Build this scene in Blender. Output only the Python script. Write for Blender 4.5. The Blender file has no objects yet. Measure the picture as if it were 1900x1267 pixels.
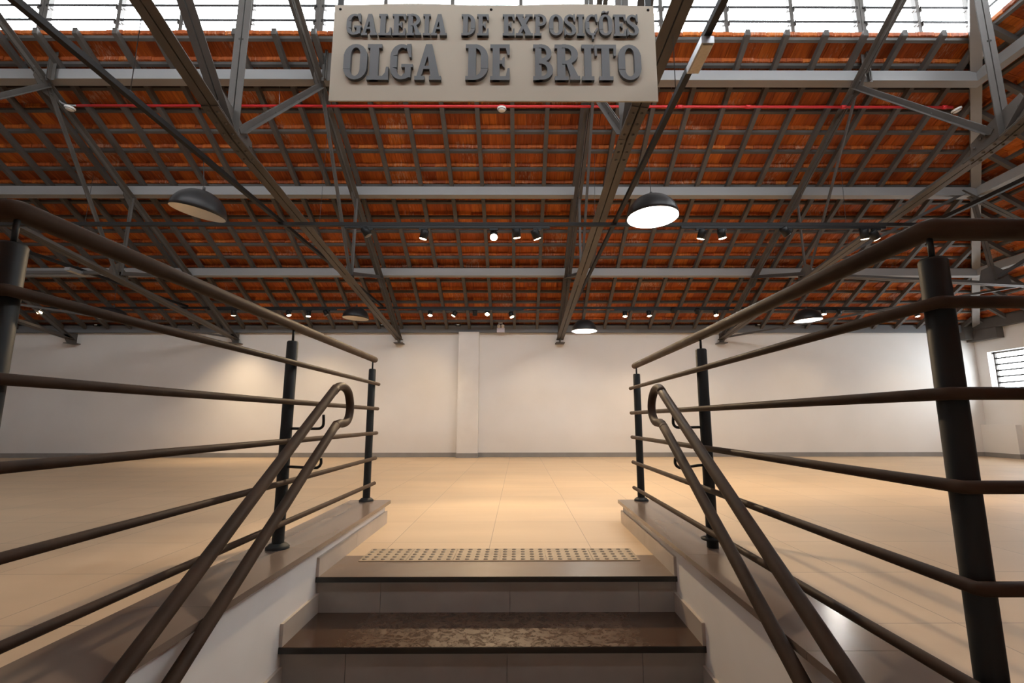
import bpy, math, random
from mathutils import Vector, Matrix
random.seed(7)
SC = bpy.context.scene
COL = SC.collection
PI = math.pi

# ------------------------------------------------------------------ camera
F_PX, PITCH, YAW, ROLL, CAM_H = 900.3, 0.15897, 0.004827, -0.001035, 0.7176
fw = Vector((math.sin(YAW)*math.cos(PITCH), math.cos(YAW)*math.cos(PITCH), math.sin(PITCH)))
r0 = Vector((math.cos(YAW), -math.sin(YAW), 0)); u0 = r0.cross(fw)
rt = r0*math.cos(ROLL) + u0*math.sin(ROLL); up = -r0*math.sin(ROLL) + u0*math.cos(ROLL)
cam_d = bpy.data.cameras.new('camera'); cam = bpy.data.objects.new('camera', cam_d); COL.objects.link(cam)
M3 = Matrix((rt, up, -fw)).transposed().to_4x4()
cam.matrix_world = Matrix.Translation((0, 0, CAM_H)) @ M3
cam_d.sensor_width = 36.0; cam_d.sensor_fit = 'HORIZONTAL'; cam_d.lens = 36.0*F_PX/1900
cam_d.shift_x = (950-966.09)/1900; cam_d.shift_y = (634.44-633.5)/1900
cam_d.clip_start = 0.02; cam_d.clip_end = 200
SC.camera = cam

# ------------------------------------------------------------------ world, exposure
w = bpy.data.worlds.new('World'); SC.world = w; w.use_nodes = True
bg = w.node_tree.nodes['Background']; bg.inputs[0].default_value = (0.90, 0.95, 1.0, 1); bg.inputs[1].default_value = 13.0
SC.view_settings.view_transform = 'Standard'; SC.view_settings.look = 'None'
SC.view_settings.gamma = 1; SC.view_settings.use_curve_mapping = False
SC.view_settings.exposure = 0.64
SC.cycles.use_denoising = True
SC.cycles.max_bounces = 8; SC.cycles.diffuse_bounces = 5; SC.cycles.glossy_bounces = 3
SC.cycles.transmission_bounces = 4; SC.cycles.transparent_max_bounces = 12
SC.cycles.caustics_reflective = False; SC.cycles.caustics_refractive = False
SC.cycles.sample_clamp_indirect = 6.0

# ------------------------------------------------------------------ daylight portals in the louvre openings
def area(name, loc, size, rot, portal=True, energy=0, col=(1, 1, 1)):
    l = bpy.data.lights.new(name, 'AREA'); l.shape = 'RECTANGLE'; l.size = size[0]; l.size_y = size[1]
    l.energy = energy; l.color = col
    if portal: l.cycles.is_portal = True
    o = bpy.data.objects.new(name, l); COL.objects.link(o); o.location = loc; o.rotation_euler = rot
    return o
area('louvre_daylight', (-3.2, 5.35, 5.55), (17.0, 1.2), (PI/2*-1, 0, 0))
area('louvre_daylight', (0, -0.3, 5.55), (11.2, 1.2), (PI/2, 0, 0))
area('louvre_daylight', (5.55, 2.5, 5.55), (5.2, 1.2), (0, PI/2, 0))
area('window_daylight', (9.62, 8.3, 1.64), (1.0, 2.4), (0, PI/2, 0))

# ------------------------------------------------------------------ measured layout
D = 9.716                        # back wall
SL = 0.545                       # pitch of the back slope
def zr(Y, z0=2.466): return z0 + SL*(D-Y)     # underside of rafters
def hipx(Y): return 9.348 - 0.853*(D-Y)
SL2 = SL/0.853
XR = 9.27                        # right wall
XL = -12.6                       # left wall (outside the frame)
TX = [-8.92, -5.657, -2.389, 0.833, 4.087]    # truss planes
def zb(Y): return 2.29 + 0.125*(D-Y)          # bottom chord
def zt(Y): return 2.27 + 0.552*(D-Y)          # top chord
LOW = -0.963

# ------------------------------------------------------------------ materials
def mat(name, col, rough=0.6, metal=0.0, spec=0.5):
    m = bpy.data.materials.new(name); m.use_nodes = True
    b = m.node_tree.nodes['Principled BSDF']
    b.inputs['Base Color'].default_value = (*col, 1); b.inputs['Roughness'].default_value = rough
    b.inputs['Metallic'].default_value = metal; b.inputs['Specular IOR Level'].default_value = spec
    return m
def nd(m, t, **kw):
    n = m.node_tree.nodes.new(t)
    for k, v in kw.items():
        if k.startswith('i_'): n.inputs[k[2:].replace('_', ' ')].default_value = v
        else: setattr(n, k, v)
    return n
def lk(m, a, b): m.node_tree.links.new(a, b)
def bsdf(m): return m.node_tree.nodes['Principled BSDF']
def noisy(name, c1, c2, scale=6, rough=0.6, stretch=(1, 1, 1), bump=0.0, r2=None, detail=5, spec=0.5, lo=.3, hi=.7):
    m = mat(name, c1, rough, spec=spec)
    tc = nd(m, 'ShaderNodeTexCoord'); mp = nd(m, 'ShaderNodeMapping'); mp.inputs['Scale'].default_value = stretch
    n = nd(m, 'ShaderNodeTexNoise'); n.inputs['Scale'].default_value = scale; n.inputs['Detail'].default_value = detail
    cr = nd(m, 'ShaderNodeValToRGB'); cr.color_ramp.elements[0].position = lo; cr.color_ramp.elements[1].position = hi
    cr.color_ramp.elements[0].color = (*c1, 1); cr.color_ramp.elements[1].color = (*c2, 1)
    lk(m, tc.outputs['Object'], mp.inputs[0]); lk(m, mp.outputs[0], n.inputs['Vector']); lk(m, n.outputs[0], cr.inputs[0])
    lk(m, cr.outputs[0], bsdf(m).inputs['Base Color'])
    if r2 is not None:
        mr = nd(m, 'ShaderNodeMapRange'); mr.inputs[1].default_value = lo; mr.inputs[2].default_value = hi
        mr.inputs[3].default_value = rough; mr.inputs[4].default_value = r2
        lk(m, n.outputs[0], mr.inputs[0]); lk(m, mr.outputs[0], bsdf(m).inputs['Roughness'])
    if bump:
        b = nd(m, 'ShaderNodeBump'); b.inputs['Strength'].default_value = bump; b.inputs['Distance'].default_value = .01
        lk(m, n.outputs[0], b.inputs['Height']); lk(m, b.outputs[0], bsdf(m).inputs['Normal'])
    return m
M = {}
M['wall'] = noisy('white_wall_paint', (0.76, 0.74, 0.71), (0.80, 0.78, 0.755), 1.5, .75, bump=.05)
M['kerbwall'] = noisy('kerb_plaster', (0.74, 0.72, 0.69), (0.80, 0.78, 0.75), 3, .7, bump=.1)
M['steel'] = noisy('grey_painted_steel', (0.084, 0.075, 0.068), (0.11, 0.099, 0.09), 5, .55, r2=.65, spec=.35)
M['timber'] = noisy('grey_painted_timber', (0.25, 0.248, 0.248), (0.30, 0.298, 0.298), 3, .6, stretch=(.15, 1, 1), bump=.1)
M['rafter'] = noisy('grey_painted_rafters', (0.070, 0.062, 0.056), (0.092, 0.083, 0.075), 4, .65)
M['plate'] = noisy('grey_wall_plate', (0.14, 0.15, 0.165), (0.17, 0.18, 0.195), 2, .6)
M['rail'] = noisy('black_painted_tube', (0.036, 0.0215, 0.0135), (0.060, 0.038, 0.025), 9, .5, r2=.66, lo=.35, hi=.65, spec=.13)
M['post'] = noisy('black_green_post', (0.009, 0.011, 0.011), (0.016, 0.018, 0.018), 8, .5, r2=.62, spec=.28)
M['black'] = mat('black_metal', (0.010, 0.010, 0.010), .45, spec=.25)
M['blackpl'] = mat('dark_channel', (0.014, 0.0125, 0.012), .6, spec=.25)
M['domeout'] = mat('dark_dome_shade', (0.018, 0.017, 0.0175), .42, spec=.35)
M['domein'] = mat('white_dome_lining', (0.82, 0.80, 0.76), .5)
M['skirt'] = noisy('grey_beige_skirting_tile', (0.42, 0.37, 0.32), (0.50, 0.44, 0.38), 5, .45)
M['base'] = noisy('grey_baseboard', (0.24, 0.23, 0.22), (0.30, 0.285, 0.27), 4, .5)
M['riser'] = noisy('grey_riser_tile', (0.31, 0.295, 0.265), (0.385, 0.365, 0.33), 5, .45, bump=.04)
M['pipe'] = mat('red_conduit', (0.60, 0.025, 0.03), .4)
M['white'] = mat('white_plastic', (0.78, 0.77, 0.74), .4)
M['galv'] = mat('galvanised_steel', (0.42, 0.44, 0.46), .35, .6)
M['wire'] = mat('thin_wire', (0.05, 0.05, 0.05), .5)
M['sign'] = noisy('beige_sign_board', (0.355, 0.31, 0.24), (0.385, 0.335, 0.26), 1.2, .6)
M['letter'] = noisy('slate_letter', (0.088, 0.094, 0.098), (0.10, 0.106, 0.11), 5, .6)
M['conc'] = mat('concrete', (0.3, 0.29, 0.28), .8)
M['tact'] = noisy('tactile_tile', (0.31, 0.24, 0.16), (0.39, 0.305, 0.205), 7, .6)
M['tdot'] = mat('worn_tactile_dome', (0.20, 0.165, 0.125), .6)
M['coping'] = noisy('brown_polished_stone', (0.155, 0.118, 0.094), (0.205, 0.158, 0.126), 2.2, .17, stretch=(1, .25, 1), r2=.27, spec=.5)
M['nose'] = mat('dark_polished_edge', (0.012, 0.012, 0.012), .25)
M['diff'] = noisy('floodlight_lens', (0.42, 0.36, 0.27), (0.5, 0.43, 0.33), 60, .4)

def floor_mat():
    m = mat('beige_floor_tile', (.6, .5, .4), .4, spec=.38)
    tc = nd(m, 'ShaderNodeTexCoord'); mp = nd(m, 'ShaderNodeMapping'); mp.inputs['Location'].default_value = (.165, -2.447, 0)
    br = nd(m, 'ShaderNodeTexBrick'); br.offset = 0; br.offset_frequency = 1
    br.inputs['Scale'].default_value = 1; br.inputs['Mortar Size'].default_value = .0022; br.inputs['Mortar Smooth'].default_value = .2
    br.inputs['Brick Width'].default_value = .576; br.inputs['Row Height'].default_value = .586
    br.inputs['Bias'].default_value = 0
    br.inputs['Color1'].default_value = (.54, .41, .275, 1); br.inputs['Color2'].default_value = (.575, .44, .30, 1)
    br.inputs['Mortar'].default_value = (.30, .24, .18, 1)
    n = nd(m, 'ShaderNodeTexNoise'); n.inputs['Scale'].default_value = 1.3; n.inputs['Detail'].default_value = 8
    mp2 = nd(m, 'ShaderNodeMapping'); mp2.inputs['Scale'].default_value = (.6, 2.2, 1)
    mx = nd(m, 'ShaderNodeMix', data_type='RGBA', blend_type='MULTIPLY'); mx.inputs[0].default_value = 1
    cr = nd(m, 'ShaderNodeValToRGB'); cr.color_ramp.elements[0].position = .3; cr.color_ramp.elements[1].position = .62
    cr.color_ramp.elements[0].color = (.88, .87, .86, 1); cr.color_ramp.elements[1].color = (1, 1, 1, 1)
    lk(m, tc.outputs['Object'], mp.inputs[0]); lk(m, mp.outputs[0], br.inputs['Vector'])
    lk(m, tc.outputs['Object'], mp2.inputs[0]); lk(m, mp2.outputs[0], n.inputs['Vector']); lk(m, n.outputs[0], cr.inputs[0])
    lk(m, br.outputs['Color'], mx.inputs[6]); lk(m, cr.outputs[0], mx.inputs[7]); lk(m, mx.outputs[2], bsdf(m).inputs['Base Color'])
    mr = nd(m, 'ShaderNodeMapRange'); mr.inputs[3].default_value = .42; mr.inputs[4].default_value = .60
    lk(m, n.outputs[0], mr.inputs[0]); lk(m, mr.outputs[0], bsdf(m).inputs['Roughness'])
    b = nd(m, 'ShaderNodeBump'); b.inputs['Strength'].default_value = .3; b.inputs['Distance'].default_value = .002; b.invert = True
    lk(m, br.outputs['Fac'], b.inputs['Height']); lk(m, b.outputs[0], bsdf(m).inputs['Normal'])
    return m
M['floor'] = floor_mat()

def tile_mat():
    m = mat('terracotta_roof_tile', (.5, .12, .03), .7)
    g = nd(m, 'ShaderNodeNewGeometry')
    cr = nd(m, 'ShaderNodeValToRGB'); e = cr.color_ramp.elements
    e[0].position = 0; e[0].color = (.34, .066, .008, 1); e[1].position = 1; e[1].color = (.64, .18, .022, 1)
    for p, c in ((.35, (.42, .088, .010)), (.6, (.50, .112, .012)), (.85, (.56, .14, .016))):
        x = e.new(p); x.color = (*c, 1)
    lk(m, g.outputs['Random Per Island'], cr.inputs[0])
    tc = nd(m, 'ShaderNodeTexCoord'); mp = nd(m, 'ShaderNodeMapping'); mp.inputs['Scale'].default_value = (14, 1.2, 1.2)
    n = nd(m, 'ShaderNodeTexNoise'); n.inputs['Scale'].default_value = 3; n.inputs['Detail'].default_value = 6
    lk(m, tc.outputs['Object'], mp.inputs[0]); lk(m, mp.outputs[0], n.inputs['Vector'])
    c2 = nd(m, 'ShaderNodeValToRGB'); c2.color_ramp.elements[0].position = .3; c2.color_ramp.elements[1].position = .6
    c2.color_ramp.elements[0].color = (.62, .58, .55, 1); c2.color_ramp.elements[1].color = (1, 1, 1, 1)
    lk(m, n.outputs[0], c2.inputs[0])
    mx = nd(m, 'ShaderNodeMix', data_type='RGBA', blend_type='MULTIPLY'); mx.inputs[0].default_value = 1
    lk(m, cr.outputs[0], mx.inputs[6]); lk(m, c2.outputs[0], mx.inputs[7])
    # pale lime scratches and spots
    mp3 = nd(m, 'ShaderNodeMapping'); mp3.inputs['Scale'].default_value = (22, 5, 5)
    n3 = nd(m, 'ShaderNodeTexNoise'); n3.inputs['Scale'].default_value = 2.2; n3.inputs['Detail'].default_value = 9; n3.inputs['Roughness'].default_value = .7
    lk(m, tc.outputs['Object'], mp3.inputs[0]); lk(m, mp3.outputs[0], n3.inputs['Vector'])
    n4 = nd(m, 'ShaderNodeTexNoise'); n4.inputs['Scale'].default_value = 1.7
    lk(m, tc.outputs['Object'], n4.inputs['Vector'])
    ml = nd(m, 'ShaderNodeMath', operation='MULTIPLY'); lk(m, n3.outputs[0], ml.inputs[0]); lk(m, n4.outputs[0], ml.inputs[1])
    c3 = nd(m, 'ShaderNodeValToRGB'); c3.color_ramp.elements[0].position = .315; c3.color_ramp.elements[1].position = .40
    lk(m, ml.outputs[0], c3.inputs[0])
    mf = nd(m, 'ShaderNodeMath', operation='MULTIPLY'); mf.inputs[1].default_value = .55; lk(m, c3.outputs[0], mf.inputs[0])
    mx2 = nd(m, 'ShaderNodeMix', data_type='RGBA'); lk(m, mf.outputs[0], mx2.inputs[0])
    lk(m, mx.outputs[2], mx2.inputs[6]); mx2.inputs[7].default_value = (.62, .45, .34, 1)
    lk(m, mx2.outputs[2], bsdf(m).inputs['Base Color'])
    b = nd(m, 'ShaderNodeBump'); b.inputs['Strength'].default_value = .4; b.inputs['Distance'].default_value = .01
    lk(m, n.outputs[0], b.inputs['Height']); lk(m, b.outputs[0], bsdf(m).inputs['Normal'])
    return m
M['tile'] = tile_mat()

def tread_mat():
    m = mat('scuffed_brown_granite', (.06, .04, .03), .25, spec=.6)
    tc = nd(m, 'ShaderNodeTexCoord'); n = nd(m, 'ShaderNodeTexNoise'); n.inputs['Scale'].default_value = 26; n.inputs['Detail'].default_value = 10
    n.inputs['Roughness'].default_value = .75; n.inputs['Distortion'].default_value = 1.2
    lk(m, tc.outputs['Object'], n.inputs['Vector'])
    sx = nd(m, 'ShaderNodeSeparateXYZ'); lk(m, tc.outputs['Object'], sx.inputs[0])
    # scuffs only where people walk, in the middle of the tread
    a = nd(m, 'ShaderNodeMath', operation='ADD'); a.inputs[1].default_value = .1; lk(m, sx.outputs[0], a.inputs[0])
    ab = nd(m, 'ShaderNodeMath', operation='ABSOLUTE'); lk(m, a.outputs[0], ab.inputs[0])
    mr = nd(m, 'ShaderNodeMapRange'); mr.inputs[1].default_value = .5; mr.inputs[2].default_value = .68; mr.inputs[3].default_value = 1; mr.inputs[4].default_value = 0
    lk(m, ab.outputs[0], mr.inputs[0])
    cr = nd(m, 'ShaderNodeValToRGB'); cr.color_ramp.elements[0].position = .44; cr.color_ramp.elements[1].position = .72
    lk(m, n.outputs[0], cr.inputs[0])
    mu = nd(m, 'ShaderNodeMath', operation='MULTIPLY'); lk(m, cr.outputs[0], mu.inputs[0]); lk(m, mr.outputs[0], mu.inputs[1])
    mx = nd(m, 'ShaderNodeMix', data_type='RGBA'); lk(m, mu.outputs[0], mx.inputs[0])
    mx.inputs[6].default_value = (.066, .038, .024, 1); mx.inputs[7].default_value = (.135, .084, .051, 1)
    lk(m, mx.outputs[2], bsdf(m).inputs['Base Color'])
    r = nd(m, 'ShaderNodeMapRange'); r.inputs[3].default_value = .22; r.inputs[4].default_value = .55
    lk(m, mu.outputs[0], r.inputs[0]); lk(m, r.outputs[0], bsdf(m).inputs['Roughness'])
    return m
M['tread'] = tread_mat()
M['landing'] = noisy('brown_granite_landing', (.15, .112, .088), (.19, .14, .11), 6, .3, r2=.45, spec=.5)

def glass_mat():
    m = bpy.data.materials.new('louvre_glass'); m.use_nodes = True; nt = m.node_tree; nt.nodes.clear()
    o = nt.nodes.new('ShaderNodeOutputMaterial'); t = nt.nodes.new('ShaderNodeBsdfTransparent'); t.inputs[0].default_value = (.96, .97, .97, 1)
    g = nt.nodes.new('ShaderNodeBsdfGlossy'); g.inputs['Roughness'].default_value = .05
    x = nt.nodes.new('ShaderNodeMixShader'); x.inputs[0].default_value = .06
    nt.links.new(t.outputs[0], x.inputs[1]); nt.links.new(g.outputs[0], x.inputs[2]); nt.links.new(x.outputs[0], o.inputs[0])
    return m
M['glass'] = glass_mat()
M['bladeedge'] = mat('louvre_blade_edge', (.03, .028, .028), .6, spec=.2)
def emis(name, col, s):
    m = mat(name, col, .5); b = bsdf(m); b.inputs['Emission Color'].default_value = (*col, 1); b.inputs['Emission Strength'].default_value = s
    return m
M['lamp_warm'] = emis('warm_spot_lens', (1, .78, .5), 25)
M['lamp_cool'] = emis('white_bulb', (1, .97, .92), 20)
M['lamp_off'] = mat('unlit_lens', (.09, .085, .08), .25)
M['bulb_off'] = mat('unlit_bulb', (.75, .66, .52), .3)

# ------------------------------------------------------------------ mesh helpers
class MB:
    def __init__(s): s.v = []; s.f = []; s.mi = []; s.sm = []
    def add(s, vs, fs, mi=0, smooth=False):
        b = len(s.v); s.v += [tuple(v) for v in vs]
        for f in fs: s.f.append([b+i for i in f]); s.mi.append(mi); s.sm.append(smooth)
    def box(s, x0, x1, y0, y1, z0, z1, mi=0):
        if x0 > x1: x0, x1 = x1, x0
        if y0 > y1: y0, y1 = y1, y0
        vs = [(x0,y0,z0),(x1,y0,z0),(x1,y1,z0),(x0,y1,z0),(x0,y0,z1),(x1,y0,z1),(x1,y1,z1),(x0,y1,z1)]
        s.add(vs, [(0,3,2,1),(4,5,6,7),(0,1,5,4),(1,2,6,5),(2,3,7,6),(3,0,4,7)], mi)
    def sweep(s, p0, p1, prof, side, upv, mi=0):
        p0 = Vector(p0); p1 = Vector(p1); side = Vector(side); upv = Vector(upv); n = len(prof)
        vs = [p + side*a + upv*b for p in (p0, p1) for a, b in prof]
        fs = [(i, (i+1) % n, n+(i+1) % n, n+i) for i in range(n)] + [tuple(range(n))[::-1], tuple(range(n, 2*n))]
        s.add(vs, fs, mi)
    def tube(s, pts, r, seg=12, mi=0, cap=True, taper=None):
        pts = [Vector(p) for p in pts]; n = len(pts); rings = []
        t = [(pts[min(i+1, n-1)]-pts[max(i-1, 0)]).normalized() for i in range(n)]
        a = Vector((0, 0, 1)) if abs(t[0].z) < .9 else Vector((1, 0, 0))
        nrm = (a - t[0]*a.dot(t[0])).normalized()
        vs = []
        for i in range(n):
            if i:
                nrm = (nrm - t[i]*nrm.dot(t[i])).normalized()
            bn = t[i].cross(nrm); rr = r if taper is None else r*taper[i]
            # keep the tube's width through a mitred corner
            k = 1.0
            if 0 < i < n-1:
                c = (pts[i]-pts[i-1]).normalized().dot(t[i]); k = 1/max(c, .5)
                bend = ((pts[i+1]-pts[i]).normalized()-(pts[i]-pts[i-1]).normalized())
                bd = bend.normalized() if bend.length > 1e-5 else None
            else: bd = None
            for j in range(seg):
                an = 2*PI*j/seg; d = nrm*math.cos(an)*rr + bn*math.sin(an)*rr
                if bd is not None: d = d + bd*d.dot(bd)*(k-1)
                vs.append(pts[i]+d)
        fs = [(i*seg+j, i*seg+(j+1) % seg, (i+1)*seg+(j+1) % seg, (i+1)*seg+j) for i in range(n-1) for j in range(seg)]
        s.add(vs, fs, mi, True)
        if cap:
            b = len(s.v)-len(vs)
            s.f.append([b+j for j in range(seg)][::-1]); s.mi.append(mi); s.sm.append(False)
            s.f.append([b+(n-1)*seg+j for j in range(seg)]); s.mi.append(mi); s.sm.append(False)
    def lathe(s, prof, seg=24, mi=0, mat4=None, smooth=True):
        vs = [Vector((r*math.cos(2*PI*j/seg), r*math.sin(2*PI*j/seg), z)) for r, z in prof for j in range(seg)]
        if mat4 is not None: vs = [mat4 @ v for v in vs]
        n = len(prof)
        fs = [(i*seg+j, i*seg+(j+1) % seg, (i+1)*seg+(j+1) % seg, (i+1)*seg+j) for i in range(n-1) for j in range(seg)]
        s.add(vs, fs, mi, smooth)
    def poly(s, pts2, plane, h0, h1, mi=0):
        """extrude a 2-D polygon; plane: function (a,b,h)->xyz"""
        n = len(pts2)
        vs = [plane(a, b, h) for h in (h0, h1) for a, b in pts2]
        fs = [tuple(range(n))[::-1], tuple(range(n, 2*n))] + [(i, (i+1) % n, n+(i+1) % n, n+i) for i in range(n)]
        s.add(vs, fs, mi)
    def rivet(s, p, nrm, r=.012, mi=0):
        nrm = Vector(nrm).normalized(); q = nrm.to_track_quat('Z', 'Y').to_matrix().to_4x4()
        s.lathe([(r, 0), (r*.85, r*.45), (r*.4, r*.75), (0.0005, r*.8)], 7, mi, Matrix.Translation(p) @ q)
    def build(s, name, mats, parent=None, loc=None):
        me = bpy.data.meshes.new(name)
        L = Vector(loc) if loc is not None else Vector((0, 0, 0))
        me.from_pydata([tuple(Vector(v)-L) for v in s.v], [], s.f)
        if not isinstance(mats, (list, tuple)): mats = [mats]
        for m in mats: me.materials.append(m)
        me.polygons.foreach_set('material_index', s.mi); me.polygons.foreach_set('use_smooth', s.sm)
        me.update()
        o = bpy.data.objects.new(name, me); COL.objects.link(o)
        if parent is not None: o.parent = parent; o.location = L - parent_loc(parent)
        else: o.location = L
        return o
def parent_loc(p):
    l = Vector((0, 0, 0))
    while p is not None: l += p.location; p = p.parent
    return l
def tag(o, label, cat, group=None, kind=None):
    if label: o['label'] = label
    if cat: o['category'] = cat
    if group: o['group'] = group
    if kind: o['kind'] = kind
    return o
def thing(name, label, cat, loc=(0, 0, 0), group=None):
    o = bpy.data.objects.new(name, None); COL.objects.link(o); o.location = loc; o.empty_display_size = .1
    return tag(o, label, cat, group)
def struct(name, mb, m, label, cat=None, parent=None):
    o = mb.build(name, m, parent); o['kind'] = 'structure'
    if label: o['label'] = label
    if cat: o['category'] = cat
    return o
def dup(root, loc, label=None, group=None):
    r = root.copy(); COL.objects.link(r); r.location = loc
    if label: r['label'] = label
    if group: r['group'] = group
    for ch in list(root.children):
        c = ch.copy(); COL.objects.link(c); c.parent = r
        for g in ch.children:
            d = g.copy(); COL.objects.link(d); d.parent = c
    return r

# ================================================================== SETTING
KX0, KX1 = -0.9384, 0.7376       # stairwell side walls
Y1, TR, RI = 2.3946, 0.3273, 0.1605
FE = 0.84                        # front edge of the raised floor
mb = MB(); mb.box(XL, KX0-.27, FE, D+.2, -.12, 0); mb.box(KX1+.24, XR+.1, FE, D+.2, -.12, 0); mb.box(KX0-.27, KX1+.24, 3.57, D+.2, -.12, 0)
mb.box(KX0, KX1, 2.752, 3.57, -.12, 0)
struct('floor', mb, M['floor'], 'raised floor of large beige square tiles beyond the stairs', 'floor')
mb = MB(); mb.box(XL, XR+.3, -5, FE, LOW-.1, LOW); mb.box(XL, KX0-.27, FE-.06, FE, LOW, -.001); mb.box(KX1+.24, XR, FE-.06, FE, LOW, -.001)
struct('floor', mb, M['floor'], 'lower tiled floor at the foot of the stairs', 'floor')
mb = MB(); mb.box(XL-.2, XR+.5, D, D+.2, -.12, 2.58)
struct('wall_back', mb, M['wall'], 'long white back wall below the tiled roof', 'wall')
mb = MB(); mb.box(-1.192, -.786, D-.16, D, 0, 2.456)
struct('wall_back', mb, M['kerbwall'], 'white pilaster standing out of the back wall left of its centre', 'pilaster')
# right wall with a louvre window
WY0, WY1, WZ0, WZ1 = 7.3, 9.47, 1.25, 2.025
mb = MB(); T = .22
mb.box(XR, XR+T, -5, WY0, LOW, 2.62); mb.box(XR, XR+T, WY1, D+.2, LOW, 2.62)
mb.box(XR, XR+T, WY0, WY1, LOW, WZ0); mb.box(XR, XR+T, WY0, WY1, WZ1, 2.62)
struct('wall_right', mb, M['wall'], 'white right hand wall with a louvred window', 'wall')
mb = MB(); mb.box(XR-.11, XR, 9.03, D, .085, .615)
mb.box(XR-.12, XR, 9.02, D, 0, .085, 1)
struct('wall_right', mb, [M['wall'], M['base']], 'low white plinth in the corner under the louvred window', 'plinth')
mb = MB(); mb.box(XL-.2, XL, -5, D+.2, LOW, 7.2)
struct('wall_left', mb, M['wall'], 'white left hand wall outside the frame', 'wall')
mb = MB(); mb.box(XL, XR+.3, -5.2, -5, LOW, 2.62)
struct('wall_front', mb, M['wall'], 'white entrance wall behind the camera', 'wall')
mb = MB(); mb.box(XL, -1.202, D-.014, D, 0, .085); mb.box(-.776, XR-.12, D-.014, D, 0, .085); mb.box(-1.202, -.776, D-.172, D-.16, 0, .085); mb.box(-.786, -.776, D-.16, D-.014, 0, .085)
struct('baseboard_back', mb, M['base'], 'grey tiled baseboard along the back wall', 'baseboard')
mb = MB(); mb.box(XR-.014, XR, FE, 9.02, 0, .085)
struct('baseboard_right', mb, M['base'], 'grey tiled baseboard along the right wall', 'baseboard')
# wall plate
mb = MB(); mb.box(XL, 9.0, D-.10, D+.02, 2.458, 2.60)
t = struct('trim_1', mb, M['plate'], 'grey timber wall plate on top of the back wall', 'beam')
mb = MB(); mb.box(XR-.12, XR+.02, -5, D-.1, 2.47, 2.66)
struct('trim_2', mb, M['rafter'], 'grey timber wall plate on top of the right wall', 'beam')
mb = MB(); mb.box(XR-.14, XR+.02, 9.08, D, 2.26, 2.465); mb.box(XR-.30, XR-.12, D-.16, D-.03, 2.30, 2.68)
struct('trim_3', mb, M['rafter'], 'short grey corner tie beam where back and right wall plates meet', 'beam')

# ------------------------------------------------------------------ roof: tiles, battens, rafters
BY = [5.04+.2488*k for k in range(20)]           # batten lines
RH = .075                                        # rafter depth (vertical)
def ztile(Y): return zr(Y)+RH+.036
def tile_row(mb, a0, a1, b0, b1, P, shift):
    """tiles from a0 to a1 along the row; head at b0, tail at b1; P(a,b,h)->xyz"""
    wdt = .197; a = a0 - random.random()*wdt + shift
    while a < a1:
        x0 = max(a, a0)+.002; x1 = min(a+wdt, a1)-.002; a += wdt
        if x1-x0 < .02: continue
        j = random.uniform(-.004, .004); jj = random.uniform(-.003, .004); hz = random.uniform(0, .006); th = .046
        H0 = j*.5; H1 = .060+j+hz
        # interlocking tile: raised side rib + two low flutes underneath
        xs = [x0, x0+.018, x0+.03, (x0+x1)/2-.012, (x0+x1)/2, (x0+x1)/2+.012, x1-.03, x1-.018, x1]
        dz = [-.004, -.004, .003, .003, -.003, .003, .003, -.002, -.002]
        top = []; vs = []
        for bb, hh in ((b0+jj, H0), (b1+jj, H1)):
            for x, d in zip(xs, dz): vs.append(P(x, bb, hh+d))
            for x in xs: vs.append(P(x, bb, hh+th))
        n = len(xs); fs = []
        for i in range(n-1):
            fs.append((i, i+1, 2*n+i+1, 2*n+i)); fs.append((n+i, 3*n+i, 3*n+i+1, n+i+1))
            fs.append((i, n+i, n+i+1, i+1)); fs.append((2*n+i, 2*n+i+1, 3*n+i+1, 3*n+i))
        fs.append((0, 2*n, 3*n, n)); fs.append((n-1, 2*n-1, 4*n-1, 3*n-1))
        mb.add(vs, fs, 0)
mb = MB()
Pb = lambda a, b, h: (a, b, ztile(b)+h)
for k, y in enumerate(BY):
    tile_row(mb, XL, min(hipx(y)+.12, XR+.35), y-.03, y+.2488+.045, Pb, 0)
ceil = struct('ceiling', mb, M['tile'], 'underside of the back roof slope, rows of orange terracotta tiles', 'roof')
mb_r = MB()
def zt2(X): return zr(D)+SL2*(9.348-X)                 # underside of rafters on the right slope
RX = [5.33+.2488*k*.853 for k in range(21)]
RX = [5.36+.225*k for k in range(19)]
def hipy(X): return D-(9.348-X)/.853
Pr = lambda a, b, h: (b, a, zt2(b)+RH+.036+h)
for k, x in enumerate(RX):
    tile_row(mb_r, -1.0, hipy(x)+.13, x-.03, x+.225+.04, Pr, 0)
ceil2 = struct('ceiling', mb_r, M['tile'], 'underside of the right hand hipped roof slope, orange terracotta tiles', 'roof')
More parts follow.
